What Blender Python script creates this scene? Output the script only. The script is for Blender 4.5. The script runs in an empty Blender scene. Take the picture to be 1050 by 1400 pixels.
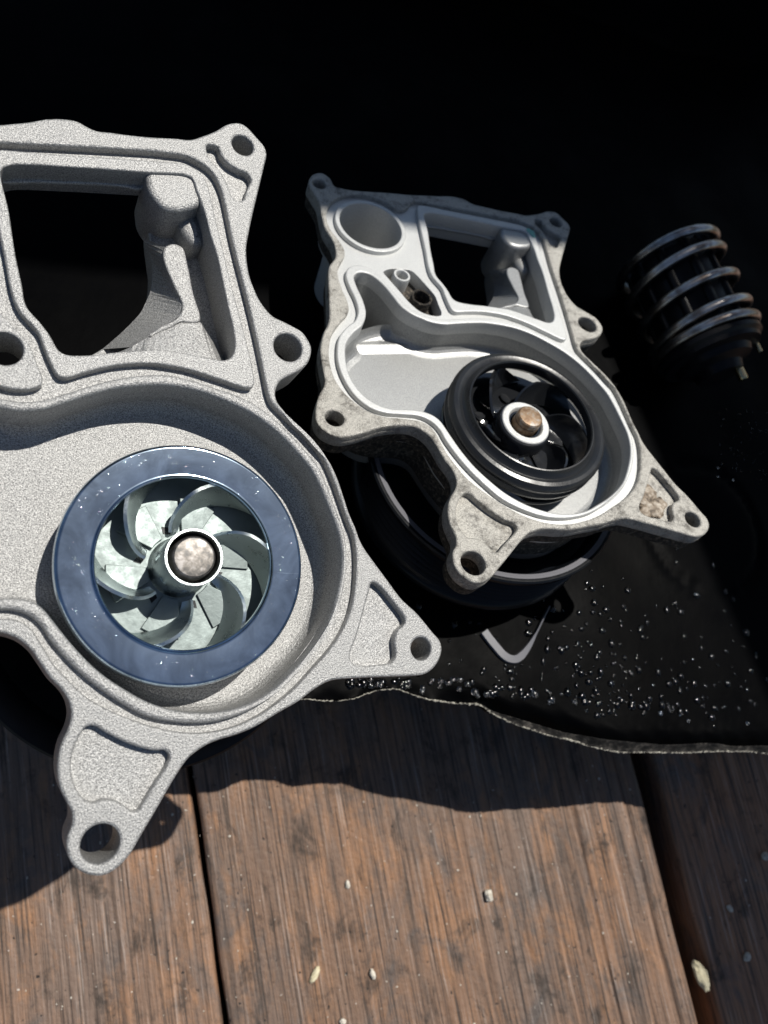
import bpy, bmesh, math, random
import numpy as np
from mathutils import Matrix, Vector

random.seed(7); rng = np.random.default_rng(11)
sc = bpy.context.scene
col = sc.collection
MM = 0.001

# ------------------------------------------------------------------ frames
# everything is laid out in millimetres in the lens frame (x right, y down, z away),
# measured from the photograph, and turned into world metres with the deck as z = 0
F_PX, CX, CY = 1011.0, 525.0, 700.0
def unit(v):
    v = np.array(v, float); return v/np.linalg.norm(v)
DECK_N, DECK_D = unit([.20, -.258, -1]), 352.0        # deck plane, 352 mm below the lens
TRAY_N, TRAY_D = unit([.36, -.38, -1]), 252.0         # floor of the tilted black tray
SUN_L = unit([-.9, .84, 1.0])                          # direction the sunlight travels
WX = unit(np.array([1, 0, 0])-DECK_N*DECK_N[0]); WY = np.cross(DECK_N, WX)
WM = np.array([WX, WY, DECK_N])
def world(p):
    return (WM@np.asarray(p, float)+np.array([0, 0, DECK_D]))*MM
def on_plane(px, n, d):
    u = np.array([(px[0]-CX)/F_PX, (px[1]-CY)/F_PX, 1.0]); return u*(-d/(u@n))
def deck_pt(px, h=0.0):
    return world(on_plane(px, DECK_N, DECK_D-h))

# ------------------------------------------------------------------ camera
cam = bpy.data.cameras.new('camera'); cam_o = bpy.data.objects.new('camera', cam); col.objects.link(cam_o)
cam.sensor_fit = 'VERTICAL'; cam.sensor_height = 36.0; cam.lens = 36.0*F_PX/1400.0
cam.clip_start = 0.005; cam.clip_end = 100.0
R = np.column_stack([WM@np.array([1, 0, 0]), WM@np.array([0, -1, 0]), WM@np.array([0, 0, -1])])
m4 = Matrix([list(R[i])+[0] for i in range(3)]+[[0, 0, 0, 1]]); m4.translation = Vector((0, 0, DECK_D*MM))
cam_o.matrix_world = m4
cam.dof.use_dof = True; cam.dof.focus_distance = 0.200; cam.dof.aperture_fstop = 17.0
sc.camera = cam_o

# ------------------------------------------------------------------ sky, sun, exposure
to_sun = WM@(-SUN_L)
elev = math.asin(to_sun[2]); azim = math.atan2(to_sun[0], to_sun[1])
w = bpy.data.worlds.new('World'); sc.world = w; w.use_nodes = True
nt = w.node_tree; nt.nodes.clear()
sky = nt.nodes.new('ShaderNodeTexSky'); sky.sky_type = 'NISHITA'; sky.sun_disc = False
sky.sun_elevation = elev; sky.sun_rotation = azim; sky.air_density = 1.0; sky.dust_density = 0.6; sky.ozone_density = 1.2
bg = nt.nodes.new('ShaderNodeBackground'); bg.inputs['Strength'].default_value = 0.058
wo = nt.nodes.new('ShaderNodeOutputWorld')
nt.links.new(sky.outputs[0], bg.inputs[0]); nt.links.new(bg.outputs[0], wo.inputs[0])
sun = bpy.data.lights.new('sun', 'SUN'); sun.energy = 5.0; sun.angle = math.radians(0.5); sun.color = (1, .96, .89)
sun_o = bpy.data.objects.new('sun', sun); col.objects.link(sun_o)
sun_o.rotation_euler = Vector(to_sun).to_track_quat('Z', 'Y').to_euler(); sun_o.location = Vector(to_sun)*2
sc.view_settings.view_transform = 'Standard'; sc.view_settings.look = 'None'
sc.view_settings.exposure = 0.0; sc.view_settings.gamma = 1.0
sc.cycles.use_denoising = True
sc.cycles.max_bounces = 8; sc.cycles.sample_clamp_indirect = 4.0

# ------------------------------------------------------------------ materials
def mat(name, base=(.5, .5, .5), metal=0.0, rough=.5, spec=.5):
    m = bpy.data.materials.new(name); m.use_nodes = True
    b = m.node_tree.nodes['Principled BSDF']
    b.inputs['Base Color'].default_value = (*base, 1); b.inputs['Metallic'].default_value = metal
    b.inputs['Roughness'].default_value = rough; b.inputs['Specular IOR Level'].default_value = spec
    return m, m.node_tree.nodes, m.node_tree.links, b
def coords(N, L, scale=(1, 1, 1)):
    tc = N.new('ShaderNodeTexCoord'); mp = N.new('ShaderNodeMapping'); mp.inputs['Scale'].default_value = scale
    L.new(tc.outputs['Object'], mp.inputs[0]); return mp.outputs[0]
def noise(N, L, vec, scale, detail=2, rough=.5, dist=0):
    n = N.new('ShaderNodeTexNoise'); n.inputs['Scale'].default_value = scale; n.inputs['Detail'].default_value = detail
    n.inputs['Roughness'].default_value = rough; n.inputs['Distortion'].default_value = dist
    L.new(vec, n.inputs['Vector']); return n.outputs['Fac']
def ramp(N, L, fac, stops):
    r = N.new('ShaderNodeValToRGB'); e = r.color_ramp.elements
    while len(e) < len(stops): e.new(.5)
    for k, (p, c) in enumerate(stops):
        e[k].position = p; e[k].color = (*c, 1) if not isinstance(c, (int, float)) else (c, c, c, 1)
    L.new(fac, r.inputs[0]); return r.outputs[0]
def mix(N, L, fac, a, b, mode='MIX'):
    x = N.new('ShaderNodeMix'); x.data_type = 'RGBA'; x.blend_type = mode
    for s, v in ((x.inputs['Factor'], fac), (x.inputs[6], a), (x.inputs[7], b)):
        if hasattr(v, 'links') or hasattr(v, 'is_linked'): L.new(v, s)
        elif isinstance(v, tuple): s.default_value = (*v, 1)
        else: s.default_value = v
    return x.outputs[2]
def bump(N, L, b, height, strength=.5, dist=.0003, prev=None):
    k = N.new('ShaderNodeBump'); k.inputs['Strength'].default_value = strength; k.inputs['Distance'].default_value = dist
    L.new(height, k.inputs['Height'])
    if prev is not None: L.new(prev, k.inputs['Normal'])
    L.new(k.outputs[0], b.inputs['Normal']); return k.outputs[0]

MATS = {}
def cast_alu(name, lo, hi, metal, rough, bstr, grime=0.0):
    m, N, L, b = mat(name, hi, metal, rough)
    v = coords(N, L)
    n1 = noise(N, L, v, 3300, 2, .75)
    n2 = noise(N, L, v, 90, 3, .5)
    c = ramp(N, L, n1, [(.36, lo), (.62, hi)])
    c = mix(N, L, ramp(N, L, n2, [(.35, 0.0), (.75, .35)]), c, tuple(x*.72 for x in hi))
    if grime:
        g = noise(N, L, v, 160, 9, .85, .2)
        g2 = noise(N, L, v, 900, 3, .6)
        gm = ramp(N, L, g, [(.50-grime*.2, 0.0), (.68-grime*.2, 1.0)])
        gc = ramp(N, L, g2, [(.36, (.006, .006, .006)), (.55, (.045, .037, .028)), (.72, (.20, .17, .13))])
        c = mix(N, L, gm, c, gc)
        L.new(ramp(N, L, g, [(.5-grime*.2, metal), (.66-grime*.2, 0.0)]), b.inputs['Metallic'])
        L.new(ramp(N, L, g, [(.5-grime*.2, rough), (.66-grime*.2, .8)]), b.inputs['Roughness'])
    L.new(c, b.inputs['Base Color'])
    h = noise(N, L, v, 1900, 3, .7)
    p = bump(N, L, b, h, bstr, .0004)
    if grime: bump(N, L, b, noise(N, L, v, 420, 4, .7), .7, .0009, p)
    return m
MATS['cast'] = cast_alu('sandblasted_aluminium', (.15, .15, .149), (.60, .597, .585), .6, .51, .8)
MATS['clean'] = cast_alu('gasket_face_aluminium', (.46, .465, .46), (.66, .665, .65), .45, .5, .25)
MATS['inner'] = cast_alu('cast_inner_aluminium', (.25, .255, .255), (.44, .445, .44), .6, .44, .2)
MATS['dirty'] = cast_alu('grimy_aluminium', (.26, .25, .23), (.58, .56, .51), .4, .56, .7, .06)
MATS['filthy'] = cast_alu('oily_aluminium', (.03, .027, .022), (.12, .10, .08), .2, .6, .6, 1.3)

def zinc(name, base, rough, flecks=True, metal=1.0):
    m, N, L, b = mat(name, base, metal, rough)
    v = coords(N, L)
    cl = noise(N, L, v, 95, 4, .6, .8)
    c = mix(N, L, ramp(N, L, cl, [(.35, 0.0), (.7, 1.0)]), base, tuple(x*(.50 if flecks else .95) for x in base))  # on the shroud, patchy darkening puts its cloudy reflection into the colour
    if flecks:
        vo = N.new('ShaderNodeTexVoronoi'); vo.inputs['Scale'].default_value = 2700; L.new(v, vo.inputs['Vector'])
        fm = ramp(N, L, vo.outputs['Distance'], [(.05, 1.0), (.20, 0.0)])
        gate = ramp(N, L, noise(N, L, v, 700, 2, .6), [(.53, 0.0), (.72, .7)])
        fk = mix(N, L, 1.0, fm, gate, 'MULTIPLY')
        hue = mix(N, L, .65, (.72, .66, .52), vo.outputs['Color'])
        c = mix(N, L, fk, c, hue)  # pale flecks paint sparkling glints into the plating colour
        L.new(ramp(N, L, fk, [(0.0, rough), (1.0, .22)]), b.inputs['Roughness'])
        p = bump(N, L, b, fk, .25, .00006)
        # hairline scuffs
        mp = N.new('ShaderNodeMapping'); mp.inputs['Rotation'].default_value = (0, 0, .6); mp.inputs['Scale'].default_value = (40, 900, 1)
        L.new(v, mp.inputs[0])
        p = bump(N, L, b, ramp(N, L, noise(N, L, mp.outputs[0], 1.0, 3, .6), [(.68, 0.0), (.76, 1.0)]), .07, .0001, p)
        bump(N, L, b, noise(N, L, v, 60, 2, .5), .06, .0006, p)
    else:
        L.new(ramp(N, L, noise(N, L, v, 320, 4, .65), [(.3, rough*.8), (.7, min(1, rough*1.25))]), b.inputs['Roughness'])
        bump(N, L, b, noise(N, L, v, 420, 4, .65), .25, .0003)
    L.new(c, b.inputs['Base Color'])
    return m
MATS['zinc'] = zinc('zinc_plated_shroud', (.48, .60, .72), .08)
MATS['zinc_in'] = zinc('zinc_plated_vanes', (.19, .222, .218), .5, False, .75)
MATS['zinc_vane'] = zinc('zinc_plated_blades', (.62, .68, .68), .30, False)
m, N, L, b = mat('bright_steel', (.3, .3, .3), .8, .45)
v = coords(N, L); bump(N, L, b, noise(N, L, v, 900, 3, .6), .12, .0002)
L.new(ramp(N, L, noise(N, L, v, 500, 4, .6), [(.38, (.07, .068, .066)), (.5, (.125, .115, .105)), (.62, (.21, .20, .195))]), b.inputs['Base Color']); MATS['steel'] = m
m, N, L, b = mat('rusty_steel', (.5, .4, .3), .45, .5)
v = coords(N, L)
L.new(ramp(N, L, noise(N, L, v, 330, 4, .6, .4), [(.36, (.17, .10, .055)), (.50, (.27, .185, .115)), (.60, (.30, .27, .24))]), b.inputs['Base Color'])
bump(N, L, b, noise(N, L, v, 1400, 3, .6), .3, .0002); MATS['rust'] = m
def black(name, base, rough, spec=.5, bscale=0, bstr=.1, dist=.0004):
    m, N, L, b = mat(name, base, 0, rough, spec)
    v = coords(N, L)
    L.new(ramp(N, L, noise(N, L, v, 70, 5, .65), [(.3, rough*.7), (.7, min(1, rough*1.5))]), b.inputs['Roughness'])
    if bscale: bump(N, L, b, noise(N, L, v, bscale, 4, .6), bstr, dist)
    return m
MATS['rubber'] = black('black_coated_shroud', (.014, .015, .017), .30, .5, 500, .12)
MATS['gloss'] = black('black_wet_plastic', (.012, .013, .015), .13, .9, 300, .10)
MATS['ecoat'] = black('black_enamel', (.005, .006, .008), .34, .22, 350, .12)
MATS['cage'] = black('black_nylon', (.006, .006, .007), .36, .2, 250, .2)
def tray_mat():
    m, N, L, b = mat('wet_black_plastic', (.006, .006, .007), 0, .3, .018)
    v = coords(N, L)
    d = noise(N, L, v, 14, 5, .62, .4)
    L.new(ramp(N, L, d, [(.40, (.0006, .0007, .001)), (.62, (.0012, .0012, .0013)), (.8, (.003, .0028, .0025))]), b.inputs['Base Color'])
    L.new(ramp(N, L, noise(N, L, v, 40, 5, .6), [(.3, .34), (.7, .55)]), b.inputs['Roughness'])
    p = bump(N, L, b, noise(N, L, v, 900, 3, .6), .10, .0003)
    bump(N, L, b, noise(N, L, v, 45, 3, .5), .25, .0015, p)
    return m
MATS['tray'] = tray_mat()
m, N, L, b = mat('dusty_torn_plastic', (.05, .046, .04), 0, .75, .3)
v = coords(N, L)
L.new(ramp(N, L, noise(N, L, v, 260, 5, .7), [(.36, (.003, .003, .003)), (.52, (.02, .018, .016)), (.72, (.11, .098, .085))]), b.inputs['Base Color'])
bump(N, L, b, noise(N, L, v, 700, 4, .7), .6, .0008); MATS['lip'] = m
m, N, L, b = mat('whitened_cut_edge', (.42, .40, .35), 0, .7, .3)
v = coords(N, L)
L.new(ramp(N, L, noise(N, L, v, 600, 4, .7), [(.36, (.05, .045, .04)), (.6, (.42, .40, .34))]), b.inputs['Base Color']); MATS['edge'] = m
m, N, L, b = mat('water', (1, 1, 1), 0, .12, .5)
b.inputs['Transmission Weight'].default_value = 1; b.inputs['IOR'].default_value = 1.40; MATS['water'] = m
m, N, L, b = mat('pale_grey_ring_and_highlight', (.12, .12, .135), 0, .45, .5); MATS['grey'] = m  # also colours the strip that stands in for a tray highlight
m, N, L, b = mat('spring_steel', (.46, .44, .41), 1, .30)
v = coords(N, L)
L.new(ramp(N, L, noise(N, L, v, 160, 4, .6), [(.35, (.25, .20, .165)), (.6, (.52, .50, .48))]), b.inputs['Base Color']); MATS['spring'] = m
m, N, L, b = mat('brass', (.62, .50, .28), 1, .25); MATS['brass'] = m
m, N, L, b = mat('green_coolant_residue', (.16, .42, .36), 0, .5, .5); MATS['coolant'] = m
m, N, L, b = mat('dried_sealant', (.42, .35, .28), 0, .65, .4)
v = coords(N, L)
L.new(ramp(N, L, noise(N, L, v, 420, 5, .7), [(.36, (.05, .04, .03)), (.5, (.24, .19, .14)), (.68, (.50, .45, .38))]), b.inputs['Base Color'])
bump(N, L, b, noise(N, L, v, 700, 4, .7), .6, .0006); MATS['sealant'] = m
m, N, L, b = mat('chalky_stone', (.6, .57, .5), 0, .8, .3)
v = coords(N, L)
L.new(ramp(N, L, noise(N, L, v, 900, 4, .7), [(.34, (.30, .26, .20)), (.55, (.66, .62, .54))]), b.inputs['Base Color'])
bump(N, L, b, noise(N, L, v, 900, 4, .7), .6, .0005); MATS['stone'] = m
m, N, L, b = mat('yellow_chip', (.7, .6, .38), 0, .8, .3)
v = coords(N, L)
L.new(ramp(N, L, noise(N, L, v, 700, 4, .7), [(.30, (.12, .09, .05)), (.42, (.62, .55, .36)), (.7, (.74, .68, .50))]), b.inputs['Base Color'])
bump(N, L, b, noise(N, L, v, 900, 4, .7), .7, .0006); MATS['chip'] = m

def wood(name, tone, seed, orange=1.0, warm=1.0):
    m, N, L, b = mat(name, (.1, .07, .05), 0, .7, .5)
    tc = N.new('ShaderNodeTexCoord')
    def vec(sx, sy, off):
        mp = N.new('ShaderNodeMapping'); mp.inputs['Scale'].default_value = (sx, sy, sx)
        mp.inputs['Location'].default_value = (seed+off, seed*1.7+off, off); L.new(tc.outputs['Object'], mp.inputs[0]); return mp.outputs[0]
    broad = noise(N, L, vec(16, 7, 0), 1.0, 6, .68, .8)
    streak = noise(N, L, vec(210, 6, 3), 1.0, 6, .70, .35)
    fine = noise(N, L, vec(900, 17, 7), 1.0, 4, .68, .2)
    blot = noise(N, L, vec(60, 38, 11), 1.0, 6, .74, .4)
    patch = noise(N, L, vec(70, 24, 17), 1.0, 6, .74, .6)
    t = tone
    grey = (.108*t, .083*t, .070*t); brown = (.150*t, .094*t, .062*t); org = (.27*t, .132*t, .058*t); dark = (.045*t, .034*t, .027*t)
    grey = (grey[0]*warm, grey[1], grey[2]/warm); brown = (brown[0]*warm, brown[1], brown[2]/warm)
    c = mix(N, L, ramp(N, L, broad, [(.36, 0.0), (.62, 1.0)]), grey, brown)
    c = mix(N, L, ramp(N, L, patch, [(.51-.02*orange, 0.0), (.68, .70*orange)]), c, org)
    smear = noise(N, L, vec(38, 20, 31), 1.0, 6, .72, .9)
    c = mix(N, L, ramp(N, L, smear, [(.50, 0.0), (.66, .85)]), c, (.070*t, .060*t, .055*t))
    c = mix(N, L, ramp(N, L, streak, [(.30, .7), (.48, 0.0)]), c, dark)
    c = mix(N, L, ramp(N, L, blot, [(.54, 0.0), (.66, .85)]), c, tuple(x*.55 for x in dark))
    c = mix(N, L, ramp(N, L, fine, [(.36, .95), (.50, 0.0)]), c, tuple(x*.6 for x in dark))
    c = mix(N, L, ramp(N, L, fine, [(.58, 0.0), (.76, .7)]), c, (.34*t, .30*t, .27*t))
    sp = noise(N, L, vec(420, 380, 23), 1.0, 2, .5)
    c = mix(N, L, ramp(N, L, sp, [(.74, 0.0), (.78, .7)]), c, (.5*t, .47*t, .42*t))
    c = mix(N, L, ramp(N, L, sp, [(.275, .95), (.30, 0.0)]), c, (.01, .008, .007))
    L.new(c, b.inputs['Base Color'])
    L.new(ramp(N, L, blot, [(.3, .42), (.7, .8)]), b.inputs['Roughness'])
    p = bump(N, L, b, fine, .75, .0006)
    p = bump(N, L, b, streak, .5, .0012, p)
    bump(N, L, b, sp, .5, .0008, p)
    return m
MATS['wood'] = wood('weathered_brown_board', 1.38, 1.3, 1.0, 1.12)
MATS['wood_b'] = wood('weathered_tan_board', 1.6, 5.1, 1.0, 1.12)
MATS['wood_c'] = wood('shade_lifted_board', 1.7, 9.4, .6, 1.35)  # tone raised and warmed to offset the shade over these boards
m, N, L, b = mat('dark_soil', (.018, .015, .012), 0, .95, .2); MATS['soil'] = m

# ------------------------------------------------------------------ helpers
def link(name, me, material, parent=None):
    o = bpy.data.objects.new(name, me); col.objects.link(o)
    me.materials.clear(); me.materials.append(MATS[material])
    if parent is not None: o.parent = parent
    return o
def tag(o, label=None, cat=None, group=None, kind=None):
    if label: o['label'] = label
    if cat: o['category'] = cat
    if group: o['group'] = group
    if kind: o['kind'] = kind
    return o
def empty(name, matrix=None):
    o = bpy.data.objects.new(name, None); col.objects.link(o); o.empty_display_size = .01
    if matrix is not None: o.matrix_world = matrix
    return o
def smooth(me, ang=35):
    me.polygons.foreach_set('use_smooth', [True]*len(me.polygons))
    me.set_sharp_from_angle(angle=math.radians(ang))
def pydata(name, vs, fs, material, parent=None, sm=None):
    me = bpy.data.meshes.new(name); me.from_pydata([tuple(map(float, v)) for v in vs], [], fs); me.update()
    if sm: smooth(me, sm)
    return link(name, me, material, parent)
def catmull(pts, closed=True, step=.7):
    P = np.array(pts, float); n = len(P); out = []
    rngi = range(n) if closed else range(n-1)
    for i in rngi:
        p1, p2 = P[i], P[(i+1) % n]
        p0 = P[i-1] if (closed or i > 0) else 2*p1-p2
        p3 = P[(i+2) % n] if (closed or i+2 < n) else 2*p2-p1
        # centripetal parametrisation
        t0 = 0.; t1 = t0+max(1e-4, np.linalg.norm(p1-p0))**.5; t2 = t1+max(1e-4, np.linalg.norm(p2-p1))**.5; t3 = t2+max(1e-4, np.linalg.norm(p3-p2))**.5
        k = max(1, int(np.linalg.norm(p2-p1)/step))
        for j in range(k):
            t = t1+(t2-t1)*j/k
            A1 = (t1-t)/(t1-t0)*p0+(t-t0)/(t1-t0)*p1; A2 = (t2-t)/(t2-t1)*p1+(t-t1)/(t2-t1)*p2; A3 = (t3-t)/(t3-t2)*p2+(t-t2)/(t3-t2)*p3
            B1 = (t2-t)/(t2-t0)*A1+(t-t0)/(t2-t0)*A2; B2 = (t3-t)/(t3-t1)*A2+(t-t1)/(t3-t1)*A3
            out.append((t2-t)/(t2-t1)*B1+(t-t1)/(t2-t1)*B2)
    if not closed: out.append(P[-1])
    return np.array(out)
def circle(c, r, n=56):
    a = np.linspace(0, 2*math.pi, n, endpoint=False); return np.c_[c[0]+r*np.cos(a), c[1]+r*np.sin(a)]
def plate_mesh(name, loops, z0, z1, bev=.4, off=0.0):
    """solid plate between z0 and z1 (mm) from closed 2-D loops (even-odd holes), with rounded edges"""
    cu = bpy.data.curves.new(name, 'CURVE'); cu.dimensions = '2D'; cu.fill_mode = 'BOTH'
    for lp in loops:
        s = cu.splines.new('POLY'); s.points.add(len(lp)-1)
        s.points.foreach_set('co', np.c_[lp*MM, np.zeros(len(lp)), np.ones(len(lp))].astype(np.float32).ravel())
        s.use_cyclic_u = True
    cu.bevel_depth = bev*MM; cu.bevel_resolution = 2; cu.offset = (-bev+off)*MM
    cu.extrude = ((z1-z0)/2-bev)*MM
    o = bpy.data.objects.new(name+'_tmp', cu); col.objects.link(o)
    dg = bpy.context.evaluated_depsgraph_get()
    me = bpy.data.meshes.new_from_object(o.evaluated_get(dg)); me.name = name
    me.transform(Matrix.Translation((0, 0, (z0+z1)/2*MM)))
    bpy.data.objects.remove(o); bpy.data.curves.remove(cu)
    return me
def join(name, meshes):
    bm = bmesh.new()
    for me in meshes: bm.from_mesh(me); bpy.data.meshes.remove(me)
    me = bpy.data.meshes.new(name); bm.to_mesh(me); bm.free(); return me
def lathe_mesh(name, prof, n=96, closed=True, sharp=38):
    vs, fs = [], []
    k = len(prof)
    for i in range(n):
        a = 2*math.pi*i/n
        for r, z in prof: vs.append((r*math.cos(a)*MM, r*math.sin(a)*MM, z*MM))
    for i in range(n):
        j = (i+1) % n
        for q in range(k if closed else k-1):
            r = (q+1) % k; fs.append((i*k+q, j*k+q, j*k+r, i*k+r))
    me = bpy.data.meshes.new(name); me.from_pydata(vs, [], fs); me.update(); smooth(me, sharp); return me
def tube_mesh(name, pts, rad, n=10, cap=True):
    pts = np.array(pts, float); vs, fs = [], []
    up = np.array([.13, .21, 1.0]); T = np.gradient(pts, axis=0); T /= np.linalg.norm(T, axis=1)[:, None]
    x = np.cross(up, T[0]); x /= np.linalg.norm(x)
    rad = np.broadcast_to(rad, len(pts))
    for p, t, r in zip(pts, T, rad):
        x = x-t*(x@t); x /= np.linalg.norm(x); y = np.cross(t, x)
        for k in range(n):
            a = 2*math.pi*k/n; vs.append(p+r*(x*math.cos(a)+y*math.sin(a)))
    for i in range(len(pts)-1):
        for k in range(n): fs.append((i*n+k, i*n+(k+1) % n, (i+1)*n+(k+1) % n, (i+1)*n+k))
    if cap: fs += [tuple(range(n))[::-1], tuple(range((len(pts)-1)*n, len(pts)*n))]
    me = bpy.data.meshes.new(name); me.from_pydata([tuple(v) for v in vs], [], fs); me.update(); smooth(me, 50); return me
def strip_mesh(name, rows):
    rows = [np.array(r, float) for r in rows]; k = len(rows[0]); vs = np.concatenate(rows)*MM; fs = []
    for i in range(len(rows)-1):
        for j in range(k-1): fs.append((i*k+j, i*k+j+1, (i+1)*k+j+1, (i+1)*k+j))
    me = bpy.data.meshes.new(name); me.from_pydata([tuple(v) for v in vs], [], fs); me.update()
    return me
def resample(pl, n):
    pl = np.array(pl, float); d = np.r_[0, np.cumsum(np.linalg.norm(np.diff(pl, axis=0), axis=1))]
    t = np.linspace(0, d[-1], n); return np.stack([np.interp(t, d, pl[:, k]) for k in range(pl.shape[1])], 1)

# ------------------------------------------------------------------ deck of boards
deck = empty('deck'); tag(deck, kind='structure')
gp = [deck_pt(p) for p in ((259, 1045), (308, 1398), (879, 1047), (968, 1400))]
dirv = unit((gp[1]-gp[0])[:2]/np.linalg.norm((gp[1]-gp[0])[:2])+(gp[3]-gp[2])[:2]/np.linalg.norm((gp[3]-gp[2])[:2]))
if dirv[1] < 0: dirv = -dirv
acr = np.array([dirv[1], -dirv[0]])                      # across the boards, to the right
aL = float(((gp[0]+gp[1])/2)[:2]@acr)/MM; aR = float(((gp[2]+gp[3])/2)[:2]@acr)/MM
PW = aR-aL
def board(a0, a1, material, seed, ridge, wob=.5):
    r = np.random.default_rng(seed)
    nu, nv = int((a1-a0)/.55), 150
    l0, l1 = -420.0, 330.0
    us = np.linspace(a0, a1, nu); vs_ = np.linspace(l0, l1, nv)
    ph = r.uniform(0, 6.28, 8)
    ridg = np.convolve(r.normal(size=nu+8), [.1, .25, .3, .25, .1], 'same')[4:nu+4]
    amp = ridge(np.linspace(0, 1, nu))
    V, Fc = [], []
    for j, l in enumerate(vs_):
        e0 = wob*(math.sin(l*.021+ph[0])*.6+math.sin(l*.063+ph[1])*.35+math.sin(l*.17+ph[2])*.18)
        e1 = wob*(math.sin(l*.019+ph[3])*.6+math.sin(l*.057+ph[4])*.35+math.sin(l*.16+ph[5])*.18)
        sh = .35*math.sin(l*.012+ph[6])+.2*math.sin(l*.033+ph[7])
        prof = np.interp(np.arange(nu)+sh*2, np.arange(nu), ridg)
        for i, u in enumerate(us):
            t = i/(nu-1); uu = u+e0*(1-t)+e1*t
            de = min(u-a0, a1-u); rd = 3.2
            z = -(rd-math.sqrt(max(0, rd*rd-(rd-min(de, rd))**2)))*.8
            z += prof[i]*amp[i]*.42*min(1, de/2)
            V.append((acr[0]*uu+dirv[0]*l, acr[1]*uu+dirv[1]*l, z))
    top = len(V)
    for j in range(nv-1):
        for i in range(nu-1):
            q = j*nu+i; Fc.append((q, q+1, q+nu+1, q+nu))
    # sides and underside
    for j in range(nv):
        for k in (0, nu-1):
            x, y, z = V[j*nu+k]; V.append((x, y, -26.0))
    for j in range(nv-1):
        b0 = top+2*j
        Fc.append((j*nu, (j+1)*nu, b0+2, b0)); Fc.append((j*nu+nu-1, b0+1, b0+3, (j+1)*nu+nu-1))
        Fc.append((b0, b0+2, b0+3, b0+1))
    me = bpy.data.meshes.new('plank'); me.from_pydata([(x*MM, y*MM, z*MM) for x, y, z in V], [], Fc); me.update(); smooth(me, 60)
    o = link('plank', me, material, deck)
    # object coordinates that run across / along the board for the grain
    rot = Matrix(((acr[0], dirv[0], 0, 0), (acr[1], dirv[1], 0, 0), (0, 0, 1, 0), (0, 0, 0, 1)))
    me.transform(rot.inverted()); o.matrix_basis = rot
    return o
GL, GR = 2.6, 11.0
board(aL-PW*1.0, aL-GL*.55, 'wood_b', 3, lambda t: .25+.5*t, .7)
board(aL+GL*.45, aR-GR*.35, 'wood', 5, lambda t: .25+1.1*np.clip((t-.35)*2.2, 0, 1), .7)
board(aR+GR*.65, aR+PW*1.02, 'wood_c', 8, lambda t: .5+.2*t, .8)
board(aR+PW*1.02+7, aR+PW*2.05, 'wood_c', 12, lambda t: .5+.2*t, .8)
board(aL-PW*2.05, aL-PW*1.0-6, 'wood_b', 15, lambda t: .5+.2*t, .8)
gs = 1.5
g = pydata('ground', [(-gs, -gs, -.030), (gs, -gs, -.030), (gs, gs, -.030), (-gs, gs, -.030)], [(0, 1, 2, 3)], 'soil'); tag(g, kind='structure')

# ------------------------------------------------------------------ unseen panel added overhead, its outline cut to shade the far side
OLD_X = unit([.9444, .2826, .16798]); OLD_N = unit([.29357, -.49496, -.81782]); OLD_P = np.array([48.79, -30.99, 252.22])
RH = .80
def lift(p): return np.array(p)+to_sun*(RH-p[2])/to_sun[2]
def on_old(px):
    u = np.array([(px[0]-CX)/F_PX, (px[1]-CY)/F_PX, 1.0]); return world(u*((OLD_P@OLD_N)/(u@OLD_N)))
a1, a2 = lift(on_old((430, 262)))[:2], lift(on_old((750, 312)))[:2]
b1, b2 = lift(deck_pt((932, 1120)))[:2], lift(deck_pt((1030, 1400)))[:2]
da, db = unit(a2-a1), unit(b2-b1)
tq = np.linalg.solve(np.column_stack([da, -db]), b1-a1); c0 = a1+da*tq[0]
if db[1] > 0: db = -db
ring_ = [c0, c0-da*.75, c0-da*.75-db*.34, c0+da*.26-db*.34, c0+da*.26+db*.9, c0+db*.9]
vs = [(p[0], p[1], z) for z in (RH, RH+.03) for p in ring_]
fs = [(0, 1, 2, 3), (0, 3, 4, 5), (6, 9, 8, 7), (6, 11, 10, 9)]+[(i, (i+1) % 6, (i+1) % 6+6, i+6) for i in range(6)]
shade_panel = pydata('unseen_shade_panel', vs, fs, 'soil'); tag(shade_panel, kind='structure')

# ------------------------------------------------------------------ black tray (cut-open plastic can)
TX = unit(np.array([1, 0, 0])-TRAY_N*TRAY_N[0]); TY = np.cross(TRAY_N, TX)
T0 = on_plane((525, 700), TRAY_N, TRAY_D)
TR = np.column_stack([TX, TY, TRAY_N])
def tray_xy(px):
    d = on_plane(px, TRAY_N, TRAY_D)-T0; return float(d@TX), float(d@TY)
def frame(Pc, Rc):
    Rw = WM@Rc; p = world(Pc)
    mm = Matrix([list(Rw[i])+[0] for i in range(3)]+[[0, 0, 0, 1]]); mm.translation = Vector(p); return mm
tray = empty('drip_tray', frame(T0, TR))
tag(tray, 'wet black plastic tray with torn wavy front edge, both pumps standing in it', 'tray')
edge_px = [(-400, 900), (-200, 905), (0, 915), (200, 935), (330, 948), (400, 955), (435, 957), (470, 958), (490, 953), (505, 947), (522, 943), (545, 943), (568, 950), (585, 956), (610, 959), (640, 961), (660, 962), (680, 973), (700, 982), (720, 990), (745, 997), (775, 1006), (800, 1012), (830, 1022), (860, 1027), (900, 1027), (950, 1028), (990, 1026), (1020, 1026), (1050, 1027), (1080, 1033), (1120, 1036), (1200, 1040), (1300, 1045)]
ed = np.array([tray_xy(p) for p in edge_px]); ed = catmull(ed, False, 2.0)
EC = tray_xy((962, 720)); ER = 31.0                       # moulded round mark in the tray floor
XR = tray_xy((1105, 560))[0]
def smst(a, b, x):
    t = np.clip((x-a)/(b-a), 0, 1); return t*t*(3-2*t)
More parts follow.
